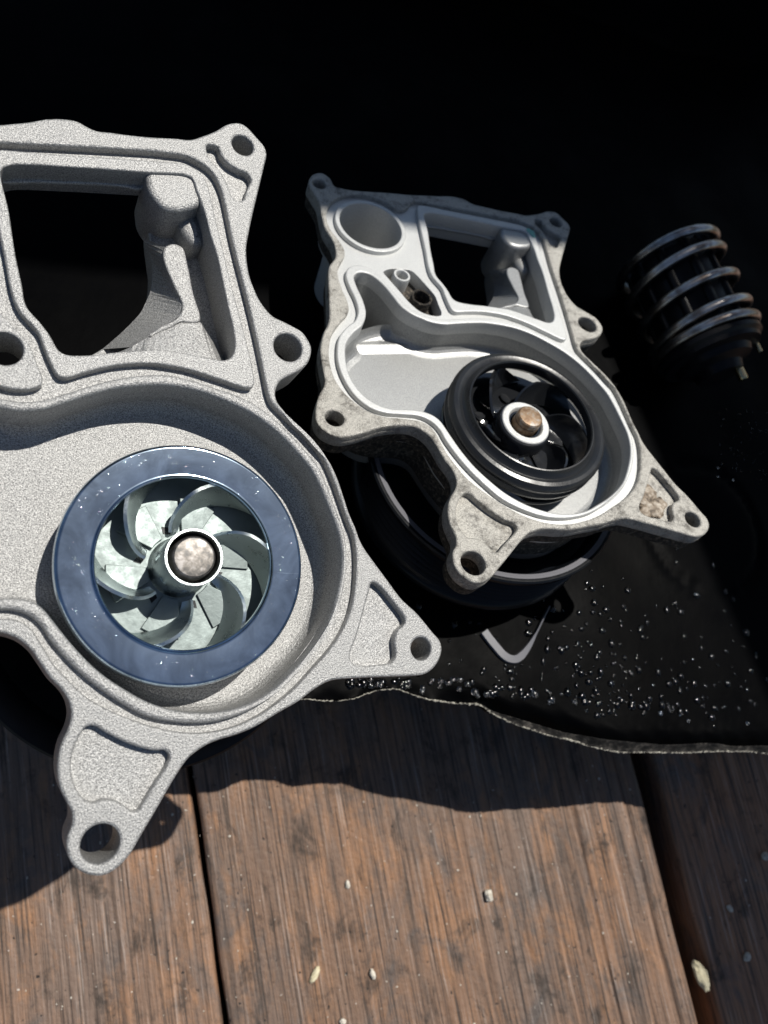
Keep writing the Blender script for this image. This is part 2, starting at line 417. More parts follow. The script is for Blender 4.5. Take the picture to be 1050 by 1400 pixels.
def tray_z(x, y):
    z = .5*math.sin(x*.035+1)*math.sin(y*.03)+.25*math.sin(x*.11+y*.07)
    d = math.hypot(x-EC[0], y-EC[1]); z -= 1.7*math.exp(-((d-ER)/1.3)**2)
    yb = 196.0+.06*(x+60)                                 # back wall
    s = max(0, y-yb)
    return z, s
nx = 240
xs = np.concatenate([np.interp(np.linspace(0, len(ed)-1, nx), np.arange(len(ed)), ed[:, 0])])
yf = np.interp(np.linspace(0, len(ed)-1, nx), np.arange(len(ed)), ed[:, 1])
# columns start on the torn edge; once the edge turns towards the viewer the columns fan out to the right wall
ts = np.concatenate([np.linspace(0, .012, 9)[:-1], np.linspace(.012, .05, 10)[:-1], np.linspace(.05, 1, 120)])
BACK = 330.0; WALL_H = 60.0
V, Fc = [], []
xmax = XR+70
for i in range(nx):
    x0, y0 = xs[i], yf[i]
    xe = min(x0, XR) if x0 <= XR else x0
    for t in ts:
        # straight column towards the back, drifting right at the right-hand end
        x = x0+(max(x0, 0))*0.10*t
        y = y0+(BACK-y0)*t
        z, _ = tray_z(x, y)
        fr = y-y0                                         # curl of the torn lip
        lip = smst(15, 60, x)*(1-.5*smst(150, 190, x))
        z += -7.0*lip*(1-smst(0, 7, fr))**1.3+(1-lip)*1.0*math.exp(-(fr/3)**2)*math.sin(x*.4)
        z += smst(10, 45, x)*math.exp(-(fr/9)**2)*(.55*math.sin(x*.55+y*.8)+.4*math.sin(x*1.3-y*.5+1)+.9*math.sin(x*.13+2))
        z += 26*smst(180, 330, x)*smst(120, 330, y)
        V.append((x, y, z))
nt_ = len(ts)
# back wall, leaning outwards
wall_rows = 26
base_i = len(V)
for i in range(nx):
    x, y, z = V[i*nt_+nt_-1]
    for k in range(1, wall_rows+1):
        s = k/wall_rows
        a = min(1, s*6)*math.radians(62)
        hgt = (WALL_H+40*smst(-250, 150, x))*s
        V.append((x+hgt*.16, y+hgt*.42+14*(1-math.exp(-s*8)), z+hgt*(1-.35*math.exp(-s*10))))
for i in range(nx-1):
    for j in range(nt_-1):
        q = i*nt_+j; Fc.append((q, q+nt_, q+nt_+1, q+1))
    a, b2 = i*nt_+nt_-1, (i+1)*nt_+nt_-1
    w0, w1 = base_i+i*wall_rows, base_i+(i+1)*wall_rows
    Fc.append((a, b2, w1, w0))
    for k in range(wall_rows-1): Fc.append((w0+k, w1+k, w1+k+1, w0+k+1))
me = bpy.data.meshes.new('tray_shell'); me.from_pydata([(x*MM, y*MM, z*MM) for x, y, z in V], [], Fc); me.update(); smooth(me, 60)
shell = link('shell', me, 'tray', tray)
so = shell.modifiers.new('thickness', 'SOLIDIFY'); so.thickness = .0016; so.offset = -1
# dusty bent-down lip and whitened cut edge
lipV, lipF = [], []
for i in range(nx):
    for j in range(11):
        x, y, z = V[i*nt_+j]; keep = smst(-8, 34, x)
        lipV.append((x, y, z+.12))
lipme = bpy.data.meshes.new('torn_lip')
sel = [i for i in range(nx) if 20 < V[i*nt_][0] < 205]
idx = {i: k for k, i in enumerate(sel)}
LV = []; LF = []
for i in sel:
    wdt = 6.5*smst(22, 75, V[i*nt_][0])*(.75+.25*math.sin(V[i*nt_][0]*.11)*math.sin(V[i*nt_][0]*.043+1))+.01
    for j in range(11):
        fj = wdt*j/10; j0 = int(fj); fr_ = fj-j0
        pa, pb = np.array(V[i*nt_+j0]), np.array(V[i*nt_+j0+1]); x, y, z = pa+(pb-pa)*fr_
        LV.append((x, y-.05, z+.16-(.35 if j == 10 else 0)))
for k in range(len(sel)-1):
    for j in range(10): LF.append((k*11+j, (k+1)*11+j, (k+1)*11+j+1, k*11+j+1))
lipme.from_pydata([(x*MM, y*MM, z*MM) for x, y, z in LV], [], LF); lipme.update(); smooth(lipme, 60)
link('torn_lip', lipme, 'lip', tray)
ep = np.array([V[i*nt_] for i in range(nx) if V[i*nt_][0] > -60])*MM
ep = resample(ep, 700); ep += rng.normal(0, .00010, ep.shape)
er = np.clip(.00028+rng.normal(0, .00011, len(ep)), .0001, .0007)*np.interp(ep[:, 0], [-.06, .0, .03], [.45, .6, 1])
link('cut_edge', tube_mesh('cut_edge', ep, er, 6), 'edge', tray)
# underside walls that carry the tray on the boards
sk = []; inv = np.array(tray.matrix_world.inverted())
def to_local(p): return (inv@np.array([*p, 1]))[:3]
for cx_, cy_ in ((-190, 10), (150, 10), (190, 180), (-190, 180)):
    top = np.array(tray.matrix_world@Vector((cx_*MM, cy_*MM, -.0025)))
    sk.append((top, np.array([top[0], top[1], .0005])))
vs = [to_local(p) for pr in sk for p in pr]
fs = [(0, 1, 3, 2), (2, 3, 5, 4), (4, 5, 7, 6), (6, 7, 1, 0)]
pydata('base_wall', vs, fs, 'tray', tray)

# ------------------------------------------------------------------ water pumps: traced face contours (mm, impeller axis at 0,0)
OUT = [(-50, 101.4), (-44, 104.5), (-40.6, 106.6), (-37, 108.1), (-33.6, 108.7), (-31, 108), (-28.9, 107.7), (-25.9, 108.4), (-20.6, 109.5), (-15.2, 110.9), (-9.7, 112.6), (-5.9, 113.6), (-3.1, 115.6), (.7, 118.8), (3.9, 122.2), (7.2, 123.8), (9.1, 123.4), (11.9, 121.2), (14.5, 118.8), (15.2, 116.7), (14.7, 113), (13.7, 106.8), (11.9, 95.9), (11.1, 90.1), (10.7, 86), (11, 82.4), (11.8, 78.3), (13.1, 75), (14.6, 72.1), (16.8, 69.4), (18.8, 67.8), (21.7, 67), (24.7, 66.1), (27, 65.2), (28.7, 63.4), (29.9, 61), (29.5, 57.7), (28.3, 55.4), (26.1, 53.3), (23.1, 51.2), (21.3, 49.6), (20.4, 47.6), (20.2, 45.5), (20.9, 43.6), (22.5, 41.9), (25, 39.2), (28.2, 36.7), (32, 33.2), (35.4, 30), (37.9, 25.7), (39.9, 20.7), (41.7, 15.9), (43.6, 12.1), (44.7, 9.3), (46.4, 6.6), (49, 3.5), (52.9, -1), (57.3, -6), (61.8, -9.5), (66.7, -14.5), (68.9, -16.7), (69.5, -19.1), (68.6, -21.8), (66.5, -24.3), (63.8, -25.7), (55, -26.3), (44.6, -26.7), (37, -27.4), (32.7, -29.5), (29, -32.1), (23.5, -35), (18.2, -37.9), (13.7, -39.6), (9.7, -40.6), (7, -41.6), (4.8, -42.9), (2.8, -44.5), (0, -48.7), (-3.1, -54.3), (-6.6, -60.5), (-8.2, -63.3), (-10.4, -65.6), (-12.9, -66.9), (-15.2, -66.8), (-17.8, -65.7), (-19.8, -63.8), (-20.9, -61.2), (-21, -58.7), (-20.3, -56.5), (-20.6, -53.9), (-21.6, -52.2), (-23.2, -49.2), (-24, -46.3), (-24.2, -43.4), (-23.8, -40.2), (-22.7, -37.1), (-22.4, -34.3), (-23.2, -31.5), (-24.7, -29.3), (-27.3, -26.7), (-29.5, -23.7), (-31.8, -20.7), (-34.8, -18.5), (-38.3, -17.6), (-43.1, -18.9), (-49.4, -22.4), (-54.4, -26.7), (-60.8, -30.7), (-65.5, -30.5), (-68.7, -28.3), (-70.1, -24.7), (-70.4, -17.5), (-69.6, -12.1), (-72.2, -4.1), (-73.9, 1.9), (-74.2, 8.8), (-73.6, 14.7), (-75.4, 24.7), (-77, 31.6), (-78.6, 41), (-77.4, 47.4), (-79.5, 54.2), (-84, 60.3), (-87.2, 68.2), (-89, 73.4), (-92.3, 78), (-94.9, 82.1), (-94.4, 88.3), (-91.5, 91.1), (-87.6, 89.6), (-85.4, 86.3), (-79.7, 87.2), (-73.3, 90), (-64.9, 94.2), (-59, 96.8), (-55.2, 98.6)]
bc = np.array([-68.0, 71.0])
arc = [(bc[0]+17.2*math.cos(math.radians(a)), bc[1]+17.2*math.sin(math.radians(a))) for a in range(62, 236, 12)]
GO = [(-49.5, 96.7), (-33.8, 101.4), (-14.9, 106.8), (-11.3, 107.6), (-6.8, 108.4), (-3.7, 107.9), (-.9, 106.8), (1.2, 104.9), (3, 101.4), (4.9, 94.5), (6.3, 88.7), (8, 82.7), (11, 72.7), (13.8, 62.8), (16.6, 51.8), (18, 46), (19.1, 43.5), (20.9, 41.8), (25.1, 38.5), (29.2, 35.4), (32.4, 32.3), (34.5, 29.5), (37, 24.5), (39.4, 18.6), (41.5, 13.4), (42.9, 10.3), (43.7, 5.7), (43.8, .8), (43.4, -4.6), (42.2, -9.9), (39.8, -15.2), (36.6, -19.7), (32.2, -24.4), (28.5, -28.3), (25.6, -30.8), (22.2, -33.3), (18, -35.8), (13, -37.8), (7.9, -38.8), (3, -38.9), (-1.9, -38.2), (-7.7, -36.5), (-13.7, -34.1), (-19.4, -31), (-23.1, -27.7), (-26.7, -24), (-28.4, -21.6), (-30.2, -18.8), (-31.8, -16.7), (-33.9, -15.2), (-37, -14.7), (-42.9, -15.9), (-49, -17.6), (-53.5, -17.5), (-57.6, -16.2), (-62.5, -13.3), (-66.5, -9.2), (-69.6, -2.9), (-71.1, 3), (-71.4, 9.7), (-69.9, 16.2), (-68, 22.5), (-69, 26.8), (-72, 32.1), (-74.3, 37), (-75.4, 41), (-75, 45.5), (-74.4, 50), (-75.6, 53.6)]+arc[::-1]+[(-57.4, 87.2), (-55.6, 90), (-54.6, 93.8), (-52.5, 95.8)]
VB = [(-42.9, 33.7), (-40, 33.5), (-35.6, 34.3), (-31.3, 36.3), (-25.3, 39.7), (-19, 42.8), (-11.6, 45.3), (-7.3, 46), (-2, 45.8), (3.5, 44.9), (9.2, 44), (13.1, 42.9), (16.6, 41.3), (21, 38.6), (25.2, 35.3), (28.9, 31.8), (32.4, 28.3), (34.6, 24.5), (37.2, 18.5), (39.4, 13.2), (40.6, 9.5), (41.2, 4.5), (41, -.5), (39.9, -6.3), (37.9, -12), (35.2, -16.8), (31.6, -21.6), (27.2, -26.8), (23, -30.5), (18.3, -33.4), (12.9, -35.6), (7.8, -36.7), (2.8, -36.8), (-3.7, -36), (-7.4, -34.9), (-11.7, -32.6), (-16.5, -29.5), (-20.9, -26.1), (-24.4, -22.8), (-28, -18.8), (-30, -15.9), (-32.4, -13.9), (-35.3, -12.9), (-38.3, -12.9), (-43, -14.3), (-49, -16), (-54, -15.8), (-59.5, -13), (-64, -8), (-67.2, -2), (-68.7, 4), (-69, 9.5), (-67.2, 15.4), (-65.2, 19.5), (-65, 24.5), (-67, 29.7), (-70.2, 35), (-72.3, 39.8), (-72, 44), (-69, 47), (-65, 47.7), (-61.5, 46.3), (-56.5, 42), (-51.5, 37.5), (-47, 34.5)]
VI = [(-42.7, 31.4), (-39.6, 31.2), (-36.4, 31.7), (-33.1, 32.8), (-29.6, 34.8), (-24.5, 37.6), (-18.9, 40.3), (-11.4, 42.5), (-6.3, 43.3), (0, 43.2), (5.5, 42.2), (10.9, 40.7), (14.2, 39.5), (19.1, 36.9), (23.6, 33.6), (27.7, 29.8), (31, 26.3), (33.6, 21.8), (36.6, 15.4), (38.8, 10.1), (39.7, 5.5), (39.7, .5), (38.6, -5.6), (36.7, -12), (34, -16.9), (30.4, -21.6), (26.6, -25.5), (23.4, -28.6), (19.6, -31.2), (14.5, -33.4), (9.4, -34.4), (2.7, -34.4), (-2.3, -33.5), (-6.5, -32.1), (-10.4, -30.1), (-16.8, -26), (-21.6, -21.7), (-25.5, -17.4), (-28.1, -14.3), (-30.1, -12.1), (-32.3, -10.8), (-35.1, -10.3), (-38.4, -10.6), (-42, -11.7), (-47.7, -13.6), (-53.3, -13.2), (-58.1, -10.6), (-62.6, -5.2), (-65.3, 2.2), (-66, 8.1), (-64.5, 13.8), (-62.3, 18.5), (-62, 24.6), (-64, 30.1), (-67.6, 36.4), (-69.2, 40.5), (-68, 43.4), (-64.7, 44.5), (-61.5, 43.5), (-57.9, 41), (-54.2, 37.4), (-50.7, 33.9), (-46.5, 31.9)]
RI = [(-51.6, 93.6), (-40, 97.1), (-30.3, 99.7), (-16.5, 103.4), (-9.3, 105.3), (-5.9, 105.7), (-3.1, 104.7), (-1, 102.4), (.4, 98.3), (2.7, 89.8), (4.9, 82.2), (7, 74.7), (9.7, 66.1), (12.5, 56.7), (14.4, 48.5), (14.1, 46.8), (12.6, 46.2), (5.3, 47.2), (-2.1, 48.3), (-7.5, 48.4), (-11.8, 48.1), (-19.3, 46.1), (-25.6, 43.2), (-30.2, 40.8), (-31.8, 41), (-33.1, 42.8), (-35.4, 47.4), (-36.9, 50.7), (-41.3, 55.2), (-43.2, 59.1), (-45.6, 67.9), (-52, 91.6)]
RO = [(-48.6, 89.2), (-48.1, 90.5), (-46.9, 91.4), (-45.3, 92.2), (-33.3, 95.6), (-16.3, 100), (-6.2, 102.6), (-4.6, 102.1), (-3.6, 99.7), (-1, 93.4), (.9, 87.1), (3, 81.3), (6.1, 69.4), (8.4, 60.8), (8.9, 57.2), (8.3, 54.2), (6.3, 52.6), (1.3, 52.4), (-6, 52.4), (-10.2, 52.1), (-12.9, 51.4), (-19.6, 49.4), (-25.9, 47.3), (-30.6, 46.5), (-32.2, 47.2), (-34.4, 50.5), (-36.5, 53), (-39.6, 56.1), (-40.5, 58), (-41.3, 61.4), (-43.4, 68.7), (-45.9, 79.5)]
PIN = [(-45.6, 54.2), (-41.7, 50.7), (-38.4, 47.4), (-36.5, 43.3), (-34.9, 39.8), (-34.9, 38.3), (-36, 37.3), (-38.8, 36.3), (-43.2, 36.4), (-47.6, 39), (-52.4, 43.4), (-57, 47.6), (-59.4, 50.2), (-57.5, 53), (-52.5, 55.6), (-49, 56.4)]
PK1 = [(-1.4, 113.5), (-.5, 114), (1.5, 114.1), (2.4, 112.1), (4.5, 110.1), (7.8, 109), (9.9, 108.7), (11, 107.3), (10.1, 103.8), (9, 100), (7.4, 99.5), (6.2, 100.2), (4.8, 103.4), (2.7, 106.7), (-.7, 110.1)]
PK2 = [(48.6, -2), (50.8, -3), (54.2, -6.4), (58.2, -11.2), (58.2, -12.4), (56, -14.4), (55.1, -16.7), (55.3, -21.2), (54.2, -22.7), (52.5, -23.1), (43.9, -23.4), (42.5, -22.1), (42.5, -20.3), (44, -16.6), (46.1, -9.8), (47.4, -5.1), (48, -2.8)]
PK3 = [(-19.1, -37), (-17.7, -36.8), (-14.9, -38.4), (-9.9, -40.9), (-4.8, -42.4), (-2.3, -42.5), (-1.3, -43.7), (-2.1, -46.2), (-4.3, -49.7), (-6.5, -53.5), (-7.2, -54.6), (-8.4, -54.8), (-10.1, -53.5), (-12.6, -52.2), (-14.7, -52), (-16.7, -52.5), (-18.5, -51.5), (-20.4, -48.8), (-21.4, -45.5), (-21.4, -42.3), (-20.4, -39.1)]
HOLES = [((8.3, 117), 3.0), ((23.2, 59.7), 3.9), ((63, -19), 3.0), ((-14.4, -60.7), 3.9), ((-63.9, -24.3), 3.0), ((-91, 84), 2.6)]
FLOOR_Z = -14.5
cOUT, cGO, cVB, cVI, cRI, cRO, cPIN = (catmull(c, True, .8) for c in (OUT, GO, VB, VI, RI, RO, PIN))
cPK = [catmull(c, True, .5) for c in (PK1, PK2, PK3)]
cH = [circle(c, r) for c, r in HOLES]
cHw = [circle(c, r+.05) for c, r in HOLES]

def offset_in(c, d):
    """move a closed contour inwards by d"""
    t = np.roll(c, -1, 0)-np.roll(c, 1, 0); t /= np.linalg.norm(t, axis=1)[:, None]+1e-9
    nrm = np.c_[-t[:, 1], t[:, 0]]
    area = .5*np.sum(c[:, 0]*np.roll(c[:, 1], -1)-np.roll(c[:, 0], -1)*c[:, 1])
    return c+nrm*d*(1 if area > 0 else -1)

def vane_mesh(name, a0, flip=1):
    """sheet-metal vane bent up from the back plate and swept out to the shroud"""
    n, k = 14, 5; rows = []
    for i in range(n):
        t = i/(n-1); r = 8.8+t*16.5
        a = math.radians(a0)-flip*math.radians(6+58*t**1.35)
        zt = -7.6+6.6*smst(0, .6, t)-1.6*smst(.62, 1, t)
        lean = .22+.18*t
        row = []
        for j in range(k):
            s = j/(k-1); z = -9.3+(zt+9.3)*s
            aa = a-lean*(1-s)**1.4+.12
            row.append((r*math.cos(aa), r*math.sin(aa), z))
        rows.append(row)
    me = strip_mesh(name, rows)
    bm = bmesh.new(); bm.from_mesh(me)
    bmesh.ops.solidify(bm, geom=bm.faces[:], thickness=.00085)
    bmesh.ops.recalc_face_normals(bm, faces=bm.faces[:]); bm.to_mesh(me); bm.free(); smooth(me, 45); return me
def petal_mesh(name, a0, span, r0, r1, z):
    pts = []
    n = 12
    for i in range(n+1):
        a = math.radians(a0+span*i/n); pts.append((r1*math.cos(a), r1*math.sin(a)))
    for i in range(n+1):
        a = math.radians(a0+span*(1-i/n)*.8+span*.1); pts.append((r0*math.cos(a), r0*math.sin(a)))
    return plate_mesh(name, [np.array(pts)], z-.9, z, .15)

def build_pump(old, Pc, N3, ex3, hp, label):
    ey3 = np.cross(N3, ex3)
    root = empty('water_pump', frame(Pc, np.column_stack([ex3, ey3, N3])))
    tag(root, label, 'water pump')
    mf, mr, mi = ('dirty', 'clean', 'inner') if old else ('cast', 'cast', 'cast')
    # flange with lugs, pockets and bolt holes
    top = plate_mesh('f1', [cOUT, cGO]+cPK+cH, -4.6, 0.0, .65)
    if old:
        link('mounting_flange', join('mounting_flange', [top, plate_mesh('f2', [cOUT, cGO]+cHw, -5.2, -2.6, .3, .06)]), mf, root)
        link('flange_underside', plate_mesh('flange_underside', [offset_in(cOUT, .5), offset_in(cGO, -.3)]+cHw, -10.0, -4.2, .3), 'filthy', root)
    else:
        link('mounting_flange', join('mounting_flange', [top, plate_mesh('f2', [cOUT, cGO]+cHw, -13.0, -2.8, .3, .06)]), mf, root)
    # body: groove floor, window well, underside
    gout = offset_in(cGO, -.6)
    loops = [gout, offset_in(cVI, -.8), offset_in(cRO, -.8), circle(bc, 12.9)]
    if old: loops.append(offset_in(cPIN, .2))
    else: loops += [circle((-43.3, 45.3), 4.3), circle((-52.5, 51), 3.0)]
    body = [plate_mesh('b1', loops, -12.0, -2.5 if not old else -1.8, .1)]
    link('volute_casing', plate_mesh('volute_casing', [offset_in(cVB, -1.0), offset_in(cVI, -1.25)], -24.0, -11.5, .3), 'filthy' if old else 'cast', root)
    link('body', join('body', body), mr, root)
    # volute floor with a rounded foot to the wall, outlet step
    fl = [p for p in VI if not (p[0] < -52 and p[1] > 27)]
    k0 = fl.index((-62, 24.6)) if (-62, 24.6) in fl else None
    cF = catmull(fl, True, .8)
    floor = [plate_mesh('v1', [offset_in(cF, -1.5)], -22.0, FLOOR_Z, .1)]
    rows = []
    for q in range(7):
        a = q/6*math.pi/2; rr = 4.2
        cc = offset_in(cF, -.35+rr*(1-math.cos(a)) if q else -.5)
        z = FLOOR_Z+.02+rr*(1-math.sin(a))
        cc = np.vstack([cc, cc[:1]]); rows.append(np.c_[cc, np.full(len(cc), z)])
    floor.append(strip_mesh('v2', rows))
    A = resample([(-67.5, 36, -19), (-55, 37.5, -19)], 6); B = resample([(-64, 21.0, -13.3), (-42, 31.5, -13.3)], 6)
    B2 = resample([(-64.3, 20.0, -13.4), (-41.3, 31, -13.4)], 6); C = resample([(-65.0, 16.6, -14.47), (-38.0, 29.4, -14.47)], 6)
    floor.append(strip_mesh('v3', [A, B, B2, C]))
    floor.append(plate_mesh('v4', [circle((-64, 38), 9.5)], -34.0, -30.0, .1))
    fo = link('volute_floor', join('volute_floor', floor), mi, root)
    link('volute_wall', plate_mesh('volute_wall', [offset_in(cVI, -1.3), offset_in(cVI, -.15)], -30.0, -1.2, .05), mi, root)
    link('volute_rim', plate_mesh('volute_rim', [cVB, cVI], -6.0, -.05, .95 if not old else .5), mr, root)
    # rectangular window with well
    link('window_frame', plate_mesh('window_frame', [cRI, cRO], -6.8, -.03, .45), mr, root)
    well = []
    i0, i1 = RO.index((-4.6, 102.1)), RO.index((-30.6, 46.5))
    ww = offset_in(catmull(RO, True, .8), -.25); pa, pb = np.array(RO[i0]), np.array(RO[i1])
    ka, kb = int(np.argmin(np.linalg.norm(ww-pa, axis=1))), int(np.argmin(np.linalg.norm(ww-pb, axis=1)))
    ww = ww[ka:kb] if ka < kb else np.vstack([ww[ka:], ww[:kb]])
    well.append(strip_mesh('w0', [np.c_[ww, np.full(len(ww), z)] for z in (-1.5, -24.0)]))
    ledge = [(-12.3, 98), (-11.6, 86.1), (-11, 83.1), (-11.1, 75.6), (-13.2, 68.6), (-16.9, 62.7), (-21.8, 56.3), (-26.8, 52.4), (-31.8, 51.4), (-33, 46), (-25.9, 46.3), (-12.9, 50.4), (1.3, 51.4), (7, 51.6), (9.9, 56), (7.2, 69.4), (4, 81.3), (1.9, 87.1), (0, 93.4), (-3, 100)]
    well.append(plate_mesh('w1', [catmull(ledge, True, .7)], -24.0, -15.0, .6))
    well.append(plate_mesh('w1b', [catmull([(-50.5, 97), (-33, 101), (-14, 105), (-15, 100.5), (-17.5, 98.5), (-20.3, 98.3), (-25.3, 97.3), (-39.6, 93.2), (-50.5, 90.4)], True, .7)], -7.4, -6.0, .4))
    well.append(plate_mesh('w2', [catmull([(-15.9, 103), (-15.9, 98), (-15.2, 95.7), (-13.2, 93.1), (-11.1, 91.8), (-8.2, 91.9), (-5.0, 93.4), (-2.2, 95.6), (-.6, 98.8), (-2.6, 104.2), (-9, 104.8)], True, .6)], -22.0, -.9, 1.5))
    well.append(plate_mesh('w2b', [catmull([(-6.5, 95.5), (-4.5, 89.5), (-1.5, 87.5), (1, 89), (0, 95), (-3, 98)], True, .6)], -22.0, -7.0, 2.5))
    rib = [(-9.4, 84), (-7.2, 85.5), (-4.9, 85), (-3.5, 81.1), (-1.5, 73), (.8, 65.1), (-1.4, 64), (-4.2, 63.6), (-6.1, 61.9), (-8.6, 60.1), (-11.7, 57.8), (-9.4, 60.9), (-6.2, 63.5), (-4.5, 65.6), (-4.1, 68.6), (-6.7, 73.8), (-9.7, 80.7)]
    well.append(plate_mesh('w3', [catmull(rib, True, .5)], -19.0, -6.0, .5))
    e1 = resample([(-9.4, 84.2, -6.6), (-9.6, 80.8, -6.6), (-6.5, 74, -6.6), (-4, 68.8, -6.6), (-4.3, 65.7, -6.6), (-6.2, 63.6, -6.6), (-9.3, 61, -6.6), (-11.7, 57.9, -6.6), (-15.7, 54.3, -6.6)], 30)
    e2 = resample([(-14.6, 90.8, -15.3), (-11.6, 86.1, -15.3), (-10.8, 83.1, -15.3), (-10.9, 75.6, -15.3), (-13, 68.6, -15.3), (-16.7, 62.7, -15.3), (-21.8, 56.1, -15.3)], 30)
    well.append(strip_mesh('w4', [e1, e2]))
    A = resample([(-22, 52, -12), (-15.7, 54.3, -6.6), (-11.7, 57.9, -6.5), (-6.1, 62, -6.5), (-3.9, 63.7, -6.5), (.9, 65.1, -6.5), (5.5, 61.5, -10), (10.2, 58.5, -13)], 24)
    B = resample([(-26, 46.8, -12), (-12.9, 50.6, -3.6), (-6, 51.6, -3.4), (1.3, 51.6, -3.6), (6.3, 52, -4.5), (8.4, 53.4, -7), (9.4, 55, -10), (10.2, 56, -13)], 24)
    well.append(strip_mesh('w5', [A, B]))
    link('window_well', join('window_well', well), mi, root)
    # bore
    link('bore_ring', plate_mesh('bore_ring', [circle(bc, 14.0, 72), circle(bc, 12.2, 72)], -36.0, -.04, .35), mr, root)
    link('bore_floor', plate_mesh('bore_floor', [circle(bc, 13.0, 48), circle(bc+np.array([1.5, -4.5]), 6.5, 40)], -35.0, -31.0, .5), mi, root)
    # island with the two small holes
    if not old:
        link('pin_boss', plate_mesh('pin_boss', [cPIN, circle((-43.3, 45.3), 3.9), circle((-52.5, 51), 2.6)], -12.0, -.06, .45), mr, root)
    else:
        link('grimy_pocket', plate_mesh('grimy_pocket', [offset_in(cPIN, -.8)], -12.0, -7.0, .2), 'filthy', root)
        link('locating_sleeve', lathe_mesh('locating_sleeve', [(3.3, -8), (3.3, -1.4), (3.1, -1.0), (2.4, -1.0), (2.2, -1.3), (2.2, -8)], 40), 'clean', root).location = (-52.3*MM, 51.2*MM, 0)
        link('pin_hole', lathe_mesh('pin_hole', [(4.0, -8), (4.0, -2.2), (3.6, -1.8), (3.2, -2.2), (3.2, -7.5), (0, -7.5), (0, -8)], 40), 'filthy', root).location = (-43.3*MM, 44.6*MM, 0)
    # impeller
    imp = link('impeller', lathe_mesh('impeller', [(6.4, -11), (27.6, -11), (28.0, -10.6), (28.0, -10.2), (27.6, -9.8), (8.0, -9.6), (6.4, -9.6)], 96), 'gloss' if old else 'zinc_in', root)
    if old: imp.location.z = 2.0*MM
    if old:
        pr = [(22.2, 1.9), (22.5, 2.4), (22.9, 2.3), (23.3, 1.5), (23.9, .5), (24.6, 0), (25.4, .5), (26.4, .8), (27.6, .5), (28.5, -.4), (28.9, -1.6), (28.6, -2.9), (28.0, -3.7), (28.9, -5.0), (28.8, -5.8), (27.8, -6.2), (24.6, -4), (22.6, -1.5)]
    else:
        pr = [(20.4, -1.2), (20.45, -.5), (20.65, -.25), (20.95, -.3), (21.12, -.65), (21.3, -.80), (21.45, -.82), (21.7, -.80), (24.8, -.64), (27.9, -.46), (28.2, -.45), (28.4, -.52), (28.75, -.85), (28.95, -1.4), (29.05, -2.2), (28.75, -2.6), (28.8, -3.2), (29.0, -3.6), (29.0, -5.6), (28.5, -5.8), (28.2, -2.2), (25, -1.8), (21.4, -1.9), (20.5, -1.8)]
    link('shroud', lathe_mesh('shroud', pr, 192, True, 30 if old else 22), 'rubber' if old else 'zinc', imp)
    for q in range(6):
        a0 = 112-60*q
        link('vane', vane_mesh('vane', a0), 'gloss' if old else 'zinc_vane', imp)
        link('vane_foot', petal_mesh('vane_foot', -16, 32, 8.0, 17.2, .9), 'gloss' if old else 'zinc_in', imp)
        ft = imp.children[-1]; am = math.radians(a0-34); ft.location.z = -9.4*MM; ft.rotation_mode = 'XYZ'; ft.matrix_local = Matrix.Translation((0, 0, -9.35*MM))@Matrix.Rotation(am, 4, 'Z')@Matrix.Rotation(math.radians(5.5), 4, 'X')
        a = math.radians(a0+1); me = plate_mesh('relief_slot', [circle((0, 0), 1.15 if not old else 1.7, 4 if not old else 24)], -.3, .02, .01)
        so_ = link('relief_slot', me, 'ecoat', imp); so_.location = (9.6*math.cos(a)*MM if not old else 15*math.cos(a)*MM, 9.6*math.sin(a)*MM if not old else 15*math.sin(a)*MM, -9.45*MM if not old else -8.6*MM); so_.rotation_euler.z = a+.5; so_.scale = (1.3, .9, 1)
    ht = 7.6 if not old else 1.0
    if not old:
        link('hub_sleeve', lathe_mesh('hub_sleeve', [(7.6, -9.7), (7.0, -8.9), (6.75, -7), (6.7, ht-.3), (6.5, ht), (6.1, ht), (5.85, ht-.4), (5.8, -9.7)], 72), 'zinc_vane', root)
        link('shaft', lathe_mesh('shaft', [(0, ht+.05), (3.6, ht+.02), (4.4, ht-.06), (4.75, ht-.3), (5.0, ht-.9), (5.05, ht-1.8), (5.1, -30), (0, -30)], 64, False, 14), 'steel', root)
    else:
        link('hub_sleeve', lathe_mesh('hub_sleeve', [(10.2, -7.6), (9.8, -2.2), (9.2, -1.5), (8.5, -1.4), (8.2, -2.0), (5.2, -2.0), (5.2, -7.6)], 72), 'gloss', root)
        link('hub_washer', lathe_mesh('hub_washer', [(8.9, -2.2), (8.8, -1.0), (8.5, -.75), (6.5, -.75), (6.1, -1.2), (5.9, -2.2)], 72), 'clean', root)
        link('shaft', lathe_mesh('shaft', [(0, 3.1), (3.5, 3.05), (4.1, 2.9), (4.5, 2.4), (4.6, 1.2), (4.4, 1.0), (4.4, .5), (4.6, .3), (4.6, -30), (0, -30)], 64, False, 20), 'rust', root)
    # bearing neck and ribbed pulley underneath
    link('bearing_neck', lathe_mesh('bearing_neck', [(0, -20), (30, -20), (30, -25), (19, -30), (17, -hp+6), (0, -hp+6)], 64, False), 'cast' if not old else 'filthy', root)
    RPU = 51.5 if not old else 49.0; z1 = -hp+24; z0 = -hp
    prof = [(14, z1-9), (40, z1-9), (43.5, z1-7), (45.5, z1-1), (47, z1), (RPU, z1), (RPU+.6, z1-.6), (RPU+.6, z1-2.0), (RPU, z1-2.6)]
    zz = z1-2.8
    while zz > z0+4.2:
        prof += [(RPU-.2, zz), (RPU-2.4, zz-1.2), (RPU-2.4, zz-1.7), (RPU-.2, zz-2.9)]; zz -= 3.0
